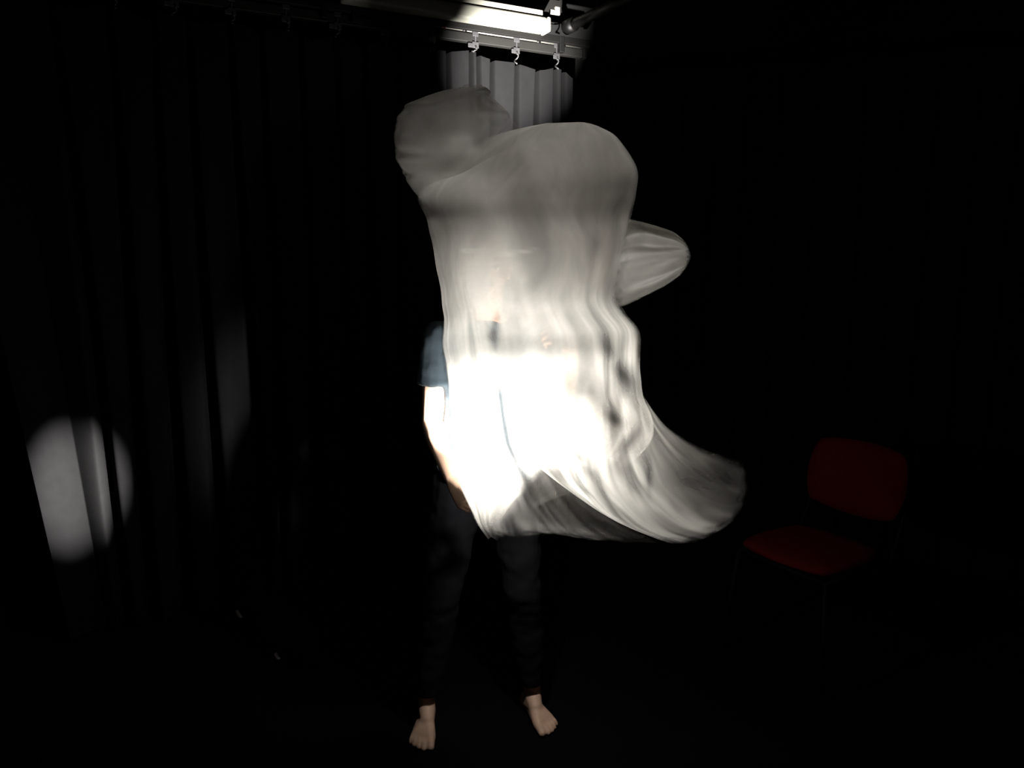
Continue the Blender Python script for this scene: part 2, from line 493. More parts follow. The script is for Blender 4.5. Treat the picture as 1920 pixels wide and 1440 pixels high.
# small bright bracket plate and dark tubes at the corner
bm = bmesh.new()
c = on_track(1040, 21, 0.0)
add_box(bm, c - Vector((0, 0, 0.006)), 0.055, 0.012, 0.020, AXR, 0.003)
add_box(bm, c + RD * 0.014 + Vector((0, 0, 0.010)), 0.026, 0.012, 0.022, AXR, 0.003)
wb = mesh_obj('wall_bracket', bm, M_WHITE, smooth=False)
tag(wb, 'small white bracket plate right of the batten fitting', 'bracket')

st = empty('scaffold_tube', on_track(1068, 52, -0.02))
tag(st, 'dull grey scaffold tube slanting up to the right from the corner', 'tube')
p0_ = on_track(1062, 52, 0.02); p1_ = at_y(1215, -22, 3.35)
bm = bmesh.new(); add_tube(bm, [p0_, p1_], 0.024, 16); mesh_obj('tube', bm, M_RAIL, st)
bm = bmesh.new(); dd = (p1_ - p0_).normalized(); add_tube(bm, [p0_ - dd * 0.0, p0_ + dd * 0.06], 0.033, 16); mesh_obj('coupler', bm, M_BLACKMETAL, st)

# ------------------------------------------------------------------ the person
per = empty('person', (-0.08, 2.3, 0))
tag(per, 'barefoot person in slate T-shirt and dark trousers, hidden behind the blown plastic sheet', 'person')
J = dict(
    pelvis=(-0.085, 2.315, 0.90), waist=(-0.085, 2.31, 1.03), chest=(-0.083, 2.315, 1.22), neck=(-0.08, 2.325, 1.375), head=(-0.078, 2.295, 1.525),
    rsh=(-0.232, 2.315, 1.305), rel=(-0.252, 2.275, 1.045), rwr=(-0.178, 2.115, 0.912),
    lsh=(0.072, 2.315, 1.305), lel=(0.165, 2.300, 1.070), lwr=(0.180, 2.175, 1.290),
    rhip=(-0.165, 2.315, 0.86), rkn=(-0.232, 2.27, 0.475), ran=(-0.288, 2.29, 0.085),
    lhip=(-0.005, 2.32, 0.86), lkn=(0.035, 2.31, 0.475), lan=(0.070, 2.362, 0.085))
J = {k: Vector(v) for k, v in J.items()}

def foot(bm, ankle, toe_dir, side):
    """side: +1 when the big toe lies towards +x"""
    f = Vector((toe_dir[0], toe_dir[1], 0)).normalized(); r = Vector((-f.y, f.x, 0))
    if r.x * side < 0: r = -r                              # r points to the big-toe side
    A = Vector((ankle.x, ankle.y, 0))
    def P(fw, sd, z): return A + f * fw + r * sd + Vector((0, 0, z))
    add_hull(bm, (P(-0.038, 0.0, 0.028), 0.028), (P(-0.028, 0, 0.045), 0.028))
    add_hull(bm, (P(-0.030, 0, 0.030), 0.028), (P(0.0, 0, 0.075), 0.030), (P(0.045, 0.008, 0.050), 0.024))
    add_hull(bm, (P(-0.025, -0.004, 0.026), 0.024), (P(0.095, 0.022, 0.020), 0.019), (P(0.080, -0.028, 0.017), 0.016), (P(0.035, 0.008, 0.046), 0.022))
    toes = [(0.026, 0.104, 0.150, 0.0125), (0.006, 0.105, 0.148, 0.0088), (-0.010, 0.100, 0.140, 0.0083), (-0.024, 0.092, 0.129, 0.0080), (-0.037, 0.082, 0.114, 0.0078)]
    for sd, f0, f1, rr in toes:
        add_hull(bm, (P(f0 - 0.01, sd * 0.95, 0.016), rr * 1.1), (P((f0 + f1) / 2, sd * 1.05, 0.015 + rr * 0.3), rr), (P(f1 - rr, sd * 1.08, rr + 0.001), rr))

def hand(bm, wrist, fwd, palm_n, thumb_dir, curl):
    """palm with four unequal curled fingers and a thumb leaving its side"""
    f = Vector(fwd).normalized(); n = Vector(palm_n); n = (n - f * n.dot(f)).normalized()
    t = Vector(thumb_dir); t = (t - f * t.dot(f) - n * t.dot(n)).normalized()
    def P(a_, b_, c_): return wrist + f * a_ + t * b_ + n * c_
    add_hull(bm, (wrist, 0.021), (P(0.03, 0.012, 0.0), 0.019), (P(0.03, -0.014, 0.0), 0.018))
    add_hull(bm, (P(0.025, 0.014, 0), 0.016), (P(0.025, -0.016, 0), 0.015), (P(0.082, 0.030, 0), 0.0115), (P(0.076, -0.028, 0), 0.0105))
    for q, (b0, l, r_) in enumerate(((0.029, 0.070, 0.0088), (0.010, 0.078, 0.0092), (-0.010, 0.073, 0.0088), (-0.028, 0.058, 0.0080))):
        p = P(0.080, b0, 0.0); ang = 0.25; segs = [0.46, 0.31, 0.23]
        for k, sg in enumerate(segs):
            ang2 = ang + curl * (0.9 if k == 0 else 1.0)
            d = f * math.cos(ang2) + n * math.sin(ang2)
            p2 = p + d * l * sg
            add_hull(bm, (p, r_ * (1 - 0.06 * k)), (p2, r_ * (0.94 - 0.07 * k)))
            p, ang = p2, ang2
    b0 = P(0.022, 0.026, 0.006); b1 = P(0.050, 0.050, 0.020); b2 = P(0.074, 0.052, 0.036); b3 = P(0.090, 0.044, 0.046)
    add_hull(bm, (P(0.018, 0.012, 0.002), 0.015), (b1, 0.0115)); add_hull(bm, (b1, 0.0108), (b2, 0.0100)); add_hull(bm, (b2, 0.0098), (b3, 0.0082))

bm = bmesh.new()
# trunk
add_hull(bm, (J['pelvis'] + Vector((-0.07, 0, -0.02)), (0.085, 0.095, 0.09)), (J['pelvis'] + Vector((0.07, 0, -0.02)), (0.085, 0.095, 0.09)))
add_hull(bm, (J['pelvis'] + Vector((0, 0, 0.02)), (0.135, 0.09, 0.08)), (J['waist'], (0.115, 0.08, 0.08)))
add_hull(bm, (J['waist'], (0.115, 0.08, 0.08)), (J['chest'], (0.135, 0.095, 0.10)))
add_hull(bm, (J['chest'], (0.135, 0.095, 0.10)), (J['rsh'] + Vector((0.035, 0, 0)), 0.05), (J['lsh'] + Vector((-0.035, 0, 0)), 0.05))
add_hull(bm, (J['rsh'] + Vector((0.05, 0, 0.01)), 0.04), (J['neck'] + Vector((0, 0, -0.01)), 0.05), (J['lsh'] + Vector((-0.05, 0, 0.01)), 0.04))
add_hull(bm, (J['neck'], 0.05), (J['head'] + Vector((0, 0.02, -0.07)), 0.052))
# head
H = J['head']
add_hull(bm, (H + Vector((0, 0.015, 0.022)), (0.074, 0.088, 0.080)), (H + Vector((0, -0.012, -0.01)), (0.066, 0.072, 0.075)))
add_hull(bm, (H + Vector((0, -0.02, -0.02)), (0.060, 0.060, 0.06)), (H + Vector((0, -0.042, -0.088)), (0.026, 0.022, 0.020)))
add_hull(bm, (H + Vector((0, -0.086, 0.004)), 0.008), (H + Vector((0, -0.108, -0.030)), (0.012, 0.011, 0.010)))
add_hull(bm, (H + Vector((-0.035, -0.080, 0.020)), (0.022, 0.010, 0.007)), (H + Vector((0.035, -0.080, 0.020)), (0.022, 0.010, 0.007)))
for sx_ in (-1, 1):
    add_hull(bm, (H + Vector((sx_ * 0.075, 0.014, 0.012)), (0.007, 0.016, 0.018)), (H + Vector((sx_ * 0.070, 0.008, -0.025)), (0.006, 0.010, 0.012)))
add_hull(bm, (H + Vector((-0.016, -0.082, -0.058)), (0.012, 0.010, 0.009)), (H + Vector((0.016, -0.082, -0.058)), (0.012, 0.010, 0.009)))
# arms
for sh, el, wr in (('rsh', 'rel', 'rwr'), ('lsh', 'lel', 'lwr')):
    S_, E_, W_ = J[sh], J[el], J[wr]
    add_hull(bm, (S_, 0.050), (S_.lerp(E_, 0.4), 0.044)); add_hull(bm, (S_.lerp(E_, 0.4), 0.044), (E_, 0.034))
    add_hull(bm, (E_, 0.035), (E_.lerp(W_, 0.28), 0.037)); add_hull(bm, (E_.lerp(W_, 0.28), 0.037), (W_, 0.023))
# legs
for hp, kn, an in (('rhip', 'rkn', 'ran'), ('lhip', 'lkn', 'lan')):
    A_, K_, N_ = J[hp], J[kn], J[an]
    add_hull(bm, (A_, 0.082), (A_.lerp(K_, 0.45), 0.068)); add_hull(bm, (A_.lerp(K_, 0.45), 0.068), (K_, 0.050))
    cf = K_.lerp(N_, 0.3) + Vector((0, 0.012, 0))
    add_hull(bm, (K_, 0.050), (cf, 0.050)); add_hull(bm, (cf, 0.050), (N_ + Vector((0, 0, 0.03)), 0.031)); add_hull(bm, (N_ + Vector((0, 0, 0.04)), 0.031), (N_, 0.031))
foot(bm, J['ran'], (0.0, -1.0), +1)
foot(bm, J['lan'], (0.40, -0.92), -1)
rw = J['rwr']
hand(bm, rw, (0.055, -0.055, -0.075), (0.6, 0.55, -0.1), (0.5, -0.6, 0.35), 0.55)
# left hand closes round the lamp
beam_dir = (BEAM_AIM - LAMP_HEAD).normalized()
hand(bm, J['lwr'], (-0.045, -0.045, 0.045), (-0.6, 0.5, -0.2), (0.0, 0.5, 0.8), 0.95)
remeshed('body', bm, M_SKIN, per, 0.0048, 4)

# face details
for sx_ in (-1, 1):
    c = H + Vector((sx_ * 0.030, -0.074, 0.002))
    bm = bmesh.new(); add_hull(bm, (c, (0.013, 0.011, 0.0085))); e = mesh_obj('eye', bm, M_EYE, per)
    bm = bmesh.new(); add_hull(bm, (c + Vector((0, -0.0085, 0)), (0.0058, 0.0035, 0.0058))); mesh_obj('iris', bm, M_IRIS, e)
bm = bmesh.new()
add_hull(bm, (H + Vector((-0.018, -0.088, -0.055)), (0.006, 0.005, 0.003)), (H + Vector((0.0, -0.093, -0.053)), (0.008, 0.005, 0.005)), (H + Vector((0.018, -0.088, -0.055)), (0.006, 0.005, 0.003)))
add_hull(bm, (H + Vector((-0.014, -0.087, -0.063)), (0.006, 0.005, 0.003)), (H + Vector((0.0, -0.091, -0.065)), (0.008, 0.006, 0.005)), (H + Vector((0.014, -0.087, -0.063)), (0.006, 0.005, 0.003)))
mesh_obj('mouth', bm, M_LIP, per)
# hair
bm = bmesh.new()
add_hull(bm, (H + Vector((0, 0.026, 0.034)), (0.080, 0.090, 0.078)))
add_hull(bm, (H + Vector((-0.062, 0.035, 0.01)), (0.020, 0.045, 0.05)), (H + Vector((0.062, 0.035, 0.01)), (0.020, 0.045, 0.05)), (H + Vector((0, 0.085, -0.04)), (0.05, 0.03, 0.04)))
add_hull(bm, (H + Vector((-0.045, -0.045, 0.068)), (0.03, 0.03, 0.022)), (H + Vector((0.045, -0.045, 0.068)), (0.03, 0.03, 0.022)), (H + Vector((0, 0.0, 0.09)), (0.05, 0.05, 0.025)))
remeshed('hair', bm, M_HAIR, per, 0.006, 3, wrinkle=0.004, wscale=40)

# T-shirt
bm = bmesh.new()
g = 0.012
add_hull(bm, (J['pelvis'] + Vector((-0.05, 0, -0.02)), (0.118, 0.112, 0.05)), (J['pelvis'] + Vector((0.05, 0, -0.02)), (0.118, 0.112, 0.05)), (J['waist'], (0.14, 0.10, 0.05)))
add_hull(bm, (J['waist'], (0.142, 0.10, 0.08)), (J['chest'], (0.150, 0.110, 0.10)))
add_hull(bm, (J['chest'], (0.150, 0.110, 0.10)), (J['rsh'] + Vector((0.035, 0, 0)), 0.060), (J['lsh'] + Vector((-0.035, 0, 0)), 0.060))
add_hull(bm, (J['rsh'] + Vector((0.05, 0, 0.008)), 0.05), (J['neck'] + Vector((0, 0, -0.03)), 0.058), (J['lsh'] + Vector((-0.05, 0, 0.008)), 0.05))
for sh, el in (('rsh', 'rel'), ('lsh', 'lel')):
    S_, E_ = J[sh], J[el]
    add_hull(bm, (S_, 0.060), (S_.lerp(E_, 0.35), 0.057)); add_hull(bm, (S_.lerp(E_, 0.35), 0.056), (S_.lerp(E_, 0.50), (0.060, 0.060, 0.012)))
    add_hull(bm, (S_.lerp(E_, 0.45), (0.062, 0.062, 0.012)), (S_.lerp(E_, 0.51), (0.064, 0.064, 0.010)))
remeshed('t_shirt', bm, M_SHIRT, per, 0.0065, 3, wrinkle=0.007, wscale=13)

# trousers
bm = bmesh.new()
add_hull(bm, (J['pelvis'] + Vector((-0.065, 0, -0.02)), (0.098, 0.108, 0.09)), (J['pelvis'] + Vector((0.065, 0, -0.02)), (0.098, 0.108, 0.09)))
for hp, kn, an in (('rhip', 'rkn', 'ran'), ('lhip', 'lkn', 'lan')):
    A_, K_, N_ = J[hp], J[kn], J[an]
    hem = N_ + (K_ - N_).normalized() * 0.035
    add_hull(bm, (A_, 0.094), (A_.lerp(K_, 0.45), 0.080)); add_hull(bm, (A_.lerp(K_, 0.45), 0.080), (K_, 0.064))
    cf = K_.lerp(N_, 0.35) + Vector((0, 0.012, 0))
    add_hull(bm, (K_, 0.064), (cf, 0.060)); add_hull(bm, (cf, 0.060), (hem + Vector((0, 0.0, 0)), (0.042, 0.046, 0.006)))
remeshed('trousers', bm, M_TROUSER, per, 0.0075, 3, wrinkle=0.006, wscale=10)

# ------------------------------------------------------------------ the hand lamp
lamp = empty('hand_lamp', LAMP_HEAD - beam_dir * 0.16)
tag(lamp, 'glowing LED hand lamp held inside the plastic sheet', 'lamp')
tail = LAMP_HEAD - beam_dir * 0.16
bm = bmesh.new(); add_tube(bm, [tail, tail + beam_dir * 0.01, LAMP_HEAD - beam_dir * 0.05, LAMP_HEAD - beam_dir * 0.02, LAMP_HEAD], [0.012, 0.017, 0.017, 0.024, 0.025], 20)
mesh_obj('handle', bm, M_LAMP, lamp)
bm = bmesh.new(); add_tube(bm, [LAMP_HEAD + beam_dir * 0.001, LAMP_HEAD + beam_dir * 0.004], 0.021, 20); mesh_obj('lens', bm, M_LENS, lamp)
led = LAMP_PANEL + Vector((0.022, 0.018, 0.012))
gp = []
for k in range(13):                                        # gooseneck from the tail to the little LED head
    t = k / 12; a_ = tail - beam_dir * 0.07
    gp.append(tail * (1 - t) ** 2 + a_ * 2 * t * (1 - t) + led * t * t)
bm = bmesh.new(); add_tube(bm, gp, 0.004, 10); gn = mesh_obj('gooseneck', bm, M_LAMP, lamp)
dv = (LAMP_PANEL - led).normalized(); ux, uy, _ = basis(dv)
bm = bmesh.new(); add_box(bm, led, 0.022, 0.022, 0.010, (ux, uy, dv), 0.003); mesh_obj('led_head', bm, M_LAMP, lamp, smooth=False)
bm = bmesh.new(); add_box(bm, led + dv * 0.006, 0.016, 0.016, 0.003, (ux, uy, dv), 0.001); mesh_obj('led_panel', bm, M_PANEL, lamp, smooth=False)

def lamp_light(name, kind, loc, w, aim=None, size=None, blend=0.5, rad=0.02, col=(1.0, 0.97, 0.92)):
    d = bpy.data.lights.new(name, kind); d.energy = w; d.color = col; d.shadow_soft_size = rad
    if kind == 'SPOT': d.spot_size = size; d.spot_blend = blend
    o = bpy.data.objects.new(name, d); o.location = loc
    if aim is not None: o.rotation_euler = (aim - loc).to_track_quat('-Z', 'Y').to_euler()
    return link(o)
lamp_light('lamp_panel_light', 'POINT', LAMP_PANEL, PANEL_W, rad=0.02)
lamp_light('lamp_beam_light', 'SPOT', LAMP_HEAD + beam_dir * 0.012, BEAM_W, BEAM_AIM, math.radians(23), 1.0, 0.012)
sl_ = lamp_light('added_patch_spot', 'SPOT', LAMP_PANEL + Vector((-0.02, 0, 0)), SIDE_W, SIDE_AIM, math.radians(17), 1.0, 0.012)  # extra spot for the curtain patch, no such LED on the lamp
sl_.scale = (0.65, 1, 1)
lamp_light('added_arm_spot', 'SPOT', LAMP_PANEL + Vector((-0.01, 0.01, 0)), ARM_W, ARM_AIM, math.radians(42), 1.0, 0.012)  # extra spot put in to overexpose the arm

# ------------------------------------------------------------------ the plastic sheet
def catmull(P, t):
    """P (n,k) control values, t in [0,1] array"""
    P = np.asarray(P, float); n = len(P)
    x = np.clip(t, 0, 1) * (n - 1); i = np.minimum(x.astype(int), n - 2); f = (x - i)[:, None]
    p1 = P[i]; p2 = P[i + 1]; p0 = P[np.maximum(i - 1, 0)]; p3 = P[np.minimum(i + 2, n - 1)]
    return 0.5 * (2 * p1 + (p2 - p0) * f + (2 * p0 - 5 * p1 + 4 * p2 - p3) * f ** 2 + (3 * p1 - p0 - 3 * p2 + p3) * f ** 3)

def vnoise(u, v, seed, periodic=None):
    """smooth value noise on arrays"""
    r = np.random.RandomState(seed).rand(97, 97)
    iu = np.floor(u).astype(int); iv = np.floor(v).astype(int); fu = u - iu; fv = v - iv
    fu = fu * fu * (3 - 2 * fu); fv = fv * fv * (3 - 2 * fv)
    g_ = lambda a, b: r[(a % periodic) % 97 if periodic else a % 97, b % 97]
    return (g_(iu, iv) * (1 - fu) + g_(iu + 1, iv) * fu) * (1 - fv) + (g_(iu, iv + 1) * (1 - fu) + g_(iu + 1, iv + 1) * fu) * fv - 0.5

VERTS, FACES, UVS, THICK, PLEAT = [], [], [], [], []
def smooth01(x, a, b):
    t = np.clip((x - a) / (b - a), 0, 1); return t * t * (3 - 2 * t)

def emit(px, py, Y, uu, vv, th, pl, wrap=False):
    """grids (nv,nu) of pixel rays and depths become film"""
    base = len(VERTS); nv, nu = px.shape
    for j in range(nv):
        for i in range(nu):
            VERTS.append(tuple(at_y(px[j, i], py[j, i], Y[j, i])))
            UVS.append((uu[j, i], vv[j, i])); THICK.append(th[j, i]); PLEAT.append(pl[j, i])
    for j in range(nv - 1):
        for i in range(nu - 1 + (1 if wrap else 0)):
            i2 = (i + 1) % nu
            q = (base + j * nu + i, base + j * nu + i2, base + (j + 1) * nu + i2, base + (j + 1) * nu + i)
            if max(th[j, i], th[j, i2], th[j + 1, i2], th[j + 1, i]) > 0.012: FACES.append(q)

def tube(rows, nu, nv, seed, thick, pleat, amp=0.03, fu=7, fv=5, edge=5, sq=0.75, uvs=(1, 1), uvo=0.0, shape=None):
    """rows: (py, xl, xr, Yc, half depth)"""
    R = catmull(rows, np.linspace(0, 1, nv))
    th_ = np.linspace(0, 2 * np.pi, nu, endpoint=False)
    v = np.linspace(0, 1, nv)[:, None] * np.ones((1, nu)); u = np.ones((nv, 1)) * th_[None, :]
    py = R[:, 0:1] * np.ones((1, nu)); xc = (R[:, 1:2] + R[:, 2:3]) / 2; hw = (R[:, 2:3] - R[:, 1:2]) / 2
    cs, sn = np.cos(u), np.sin(u)
    fx_ = -np.sign(cs) * np.abs(cs) ** 0.8; fy_ = np.sign(sn) * np.abs(sn) ** sq
    un = u / (2 * np.pi)
    fine = smooth01(R[:, 0:1], 470, 640)
    n = vnoise(un * fu, v * fv, seed, fu) + 0.5 * fine * vnoise(un * fu * 3, v * fv * 1.2, seed + 1, fu * 3) + 0.15 * fine * vnoise(un * fu * 6, v * fv * 1.5, seed + 2, fu * 6)
    n = n + (1 - fine) * 0.35 * vnoise(un * 9, v * 9, seed + 8, 9)
    px = xc + fx_ * hw + edge * np.abs(cs) * (vnoise(un * 5 + 3, v * 22, seed + 3) * 2)
    Y = R[:, 3:4] - fy_ * R[:, 4:5] + amp * n * 2 * np.minimum(1, R[:, 4:5] / 0.1)
    py = py + 10 * vnoise(un * 6, v * 6, seed + 4, 6)
    front = fy_
    emit(px, py, Y, un * uvs[0] + uvo, v * uvs[1], thick(px, py, front, v, n), pleat(px, py, front, v), wrap=True)

def sheetpatch(ctrl, nu, nv, seed, thick, pleat, amp=0.02, fu=14, fv=2, uvs=(1, 1), uvo=0.0, feather=(0, 0, 0, 0)):
    """ctrl: rows of (px,py,Y); rows run along v; feather: u0,u1,v0,v1 widths"""
    C = np.array(ctrl, float)
    t = np.linspace(0, 1, nu); rows = np.stack([catmull(r, t) for r in C])           # (m,nu,3)
    tv = np.linspace(0, 1, nv); G = np.stack([catmull(rows[:, i, :], tv) for i in range(nu)], 1)
    u = np.ones((nv, 1)) * t[None, :]; v = tv[:, None] * np.ones((1, nu))
    n = vnoise(u * fu, v * fv, seed) + 0.35 * vnoise(u * fu * 2.3, v * fv * 1.5, seed + 1) + 0.08 * vnoise(u * fu * 5, v * fv * 2, seed + 2)
    px, py, Y = G[..., 0], G[..., 1], G[..., 2] + amp * 2 * n
    th = thick(px, py, u, v, n)
    for k, w in enumerate(feather):
        if w > 0:
            c = (u, 1 - u, v, 1 - v)[k]
            th = th * smooth01(c + 0.35 * w * vnoise(u * 30, v * 30, seed + 7 + k), 0, w)
    emit(px, py, Y, u * uvs[0] + uvo, v * uvs[1], th, pleat(px, py, u, v))

ones = lambda a: np.ones_like(a)

# dark slit where the film parts down the middle (film thins to nothing along a line)
slit_y = [560, 600, 630, 655, 700, 740, 780, 830, 870, 905]
slit_x = [934, 930, 925, 928, 932, 938, 943, 952, 968, 990]
slit_w = [3, 7, 11, 5, 4, 6, 8, 9, 10, 15]
def slit(px, py):
    c = np.interp(py, slit_y, slit_x); w = np.interp(py, slit_y, slit_w)
    m = np.exp(-((px - c) / w) ** 2) * smooth01(py, 570, 600)
    return 1 - 0.93 * m * np.interp(py, [560, 635, 665, 700, 740], [1, 0.8, 0.05, 0.1, 1])

def holes(px, py):
    m = np.zeros_like(px)
    for cx, cy, rx, ry, tilt_, k in ((1168, 702, 11, 30, -28, .85), (1152, 785, 10, 24, -50, .85), (1178, 832, 10, 34, 32, .8), (1082, 853, 8, 26, -48, .7), (1142, 655, 9, 30, -28, .65), (1100, 880, 7, 22, -40, .5)):
        a_ = math.radians(tilt_); dx, dy = px - cx, py - cy
        e_ = dx * math.cos(a_) + dy * math.sin(a_); f_ = -dx * math.sin(a_) + dy * math.cos(a_)
        m = np.maximum(m, k * np.exp(-((e_ / (1.5 * rx)) ** 2 + (f_ / (1.2 * ry)) ** 2)))
    return 1 - m
# rear lobe thrown up at the left
lobe = [(160, 868, 902, 2.10, 0.01), (167, 842, 915, 2.11, 0.05), (182, 798, 924, 2.125, 0.09), (203, 756, 946, 2.15, 0.12), (235, 745, 972, 2.19, 0.14),
        (270, 743, 985, 2.23, 0.15), (302, 747, 980, 2.26, 0.15), (332, 760, 970, 2.28, 0.15), (366, 777, 960, 2.29, 0.13), (400, 796, 950, 2.29, 0.10), (430, 812, 930, 2.29, 0.05)]
def lobe_th(px, py, fr, v, n):
    t = 0.98 * ones(px)
    t = t * (1 - smooth01(v, 0.68, 0.98))
    t = t + 0.25 * np.exp(-(((px - 768) / 26) ** 2 + ((py - 305) / 30) ** 2))
    t = t * (0.15 + 0.85 * smooth01(np.abs(fr), 0.0, 0.55))
    t = t * (1 - 0.9 * smooth01((px - 850) / 120 + (py - 245) / 110, 0.0, 1.3))
    return t * np.where(fr < 0, 0.60, 0.95) * smooth01(v, -0.02, 0.05)
tube(lobe, 150, 90, 21, lobe_th, lambda px, py, fr, v: 0.0 * ones(px), amp=0.035, fu=4, fv=2, edge=6, uvs=(1.6, 0.6), uvo=3.1)

# main body of the sheet
main = [(233, 1010, 1108, 2.28, 0.02), (240, 972, 1128, 2.275, 0.07), (258, 915, 1153, 2.27, 0.12), (290, 862, 1181, 2.26, 0.16), (330, 815, 1196, 2.25, 0.19),
        (370, 783, 1194, 2.24, 0.21), (412, 799, 1184, 2.22, 0.22), (455, 813, 1177, 2.19, 0.235), (510, 822, 1165, 2.145, 0.25), (558, 829, 1157, 2.10, 0.255),
        (590, 834, 1172, 2.07, 0.26), (625, 832, 1200, 2.05, 0.26), (665, 834, 1203, 2.05, 0.26), (705, 837, 1203, 2.04, 0.26), (742, 839, 1207, 2.04, 0.26),
        (780, 842, 1222, 2.03, 0.25), (825, 846, 1222, 2.02, 0.23), (870, 852, 1180, 2.02, 0.20), (910, 860, 1105, 2.03, 0.15), (945, 876, 1020, 2.04, 0.10), (985, 900, 960, 2.06, 0.04), (1010, 916, 938, 2.07, 0.01)]
def main_th(px, py, fr, v, n):
    t = 0.80 - 0.16 * smooth01(py, 350, 500) + 0.24 * smooth01(py, 560, 680)
    left = smooth01(1000 - px, 0, 120)
    t = t * (1 - left * (1 - smooth01(py, 330, 420)) * (1 - smooth01(fr, 0.25, 0.95)))
    # flank towards the bare arm hangs open
    t = t * (1 - 0.96 * left * smooth01(py, 585, 630) * (1 - smooth01(fr, 0.10, 0.42)))
    # the lower right thins out before the hem
    t = t * (1 - 0.97 * smooth01(px - 985 + (py - 840) * 0.6, 0, 60) * smooth01(py, 830, 890))
    t = t * (1 - 0.6 * smooth01(px, 1120, 1190) * smooth01(py, 660, 720))
    # open at the back below the dome
    backopen = smooth01(-fr, -0.02, 0.12) * smooth01(py + 60 * smooth01(1020 - px, 0, 80), 300, 345)
    t = t * (1 - backopen)
    t = t * (1 - 0.85 * (1 - smooth01(np.abs(fr), 0.0, 0.5)) * (1 - smooth01(py, 420, 500)))
    t = t * slit(px, py)
    t = t * holes(px, py)
    # crease of film pulled taut across the brow
    arc = np.interp(px, [862, 900, 935, 970, 1012], [468, 473, 476, 474, 466])
    t = t + 0.28 * np.exp(-((py - arc) / 3.0) ** 2) * smooth01(px, 855, 875) * (1 - smooth01(px, 995, 1015)) * (fr > 0)
    t = t + 0.55 * np.exp(-(((px - 905) / 75) ** 2 + ((py - 530) / 65) ** 2)) * (fr > 0)
    # right flank below the dome lets the light out to the wing
    t = t * (1 - 0.9 * smooth01(px, 1070, 1110) * smooth01(py, 420, 460) * (1 - smooth01(py, 660, 720)) * (1 - smooth01(fr, 0.25, 0.55)))
    t = t * (1 - 0.8 * smooth01(py, 955, 1010))
    return t
def main_pl(px, py, fr, v):
    return np.clip(0.10 + 0.35 * smooth01(py, 500, 620) + 0.45 * smooth01(px, 1080, 1180) * smooth01(py, 600, 680), 0, 1)
tube(main, 300, 200, 9, main_th, main_pl, amp=0.020, fu=8, fv=4, edge=4, uvs=(4.0, 1.4), uvo=0.0)

# wing blown out at the right
wing = [[(1150, 408, 2.30), (1150, 450, 2.24), (1140, 500, 2.21), (1140, 550, 2.22), (1150, 580, 2.28)],
        [(1186, 411, 2.28), (1190, 440, 2.21), (1185, 490, 2.18), (1178, 545, 2.19), (1168, 576, 2.26)],
        [(1225, 421, 2.24), (1232, 445, 2.17), (1232, 485, 2.14), (1225, 530, 2.16), (1210, 556, 2.23)],
        [(1262, 434, 2.18), (1268, 452, 2.13), (1270, 480, 2.11), (1264, 512, 2.13), (1250, 535, 2.18)],
        [(1287, 455, 2.12), (1292, 465, 2.10), (1296, 480, 2.09), (1290, 497, 2.10), (1278, 515, 2.12)]]
wing = [[(x, y, Y + (y - 495) / 170 * 0.22) for (x, y, Y) in r] for r in wing]
def wing_th(px, py, u, v, n): return 0.93 * ones(px) * (1 - 0.30 * smooth01(v, 0.6, 1.0))
sheetpatch(wing, 70, 60, 41, wing_th, lambda px, py, u, v: 0.2 * ones(px), amp=0.02, fu=5, fv=2, uvs=(0.7, 0.5), uvo=7.3, feather=(0.05, 0.10, 0.25, 0.14))
wing_b = [[(x, y, Y + 0.14 * (1 - j / 4)) for (x, y, Y) in r] for j, r in enumerate(wing)]
sheetpatch(wing_b, 60, 50, 47, lambda px, py, u, v, n: 0.7 * ones(px), lambda px, py, u, v: 0.2 * ones(px), amp=0.02, fu=5, fv=2, uvs=(0.7, 0.5), uvo=9.3, feather=(0.06, 0.12, 0.2, 0.18))

# skirt whipped round to the lower right: from the gather out to the swinging hem
def skirt(dY, k):
    return [[(950, 640, 1.98 + dY), (1010, 690, 1.86 + dY), (1080, 730, 1.84 + dY), (1150, 735, 1.88 + dY), (1190, 735, 1.95 + dY), (1205, 740, 2.04 + dY), (1208, 745, 2.12 + dY)],
            [(958, 760, 1.97 + dY), (1010, 800, 1.84 + dY), (1085, 820, 1.82 + dY), (1150, 820, 1.86 + dY), (1200, 810, 1.93 + dY), (1232, 800, 2.03 + dY), (1246, 795, 2.14 + dY)],
            [(990, 850, 1.97 + dY), (1040, 880, 1.84 + dY), (1100, 895, 1.81 + dY), (1165, 895, 1.84 + dY), (1228, 880, 1.93 + dY), (1275, 850, 2.04 + dY), (1296, 829, 2.16 + dY)],
            [(1050, 908, 1.98 + dY), (1085, 930, 1.86 + dY), (1135, 945, 1.82 + dY), (1200, 950, 1.84 + dY), (1275, 930, 1.94 + dY), (1325, 890, 2.06 + dY), (1348, 850, 2.18 + dY)],
            [(1128, 955, 2.00 + dY), (1145, 972, 1.88 + dY), (1185, 988, 1.84 + dY), (1250, 992, 1.86 + dY), (1325, 965, 1.96 + dY), (1368, 915, 2.08 + dY), (1382, 862, 2.20 + dY)],
            [(1225, 1003, 2.03 + dY), (1238, 1012, 1.93 + dY), (1265, 1020, 1.89 + dY), (1315, 1014, 1.91 + dY), (1375, 978, 2.00 + dY), (1402, 925, 2.11 + dY), (1397, 866, 2.22 + dY)]]
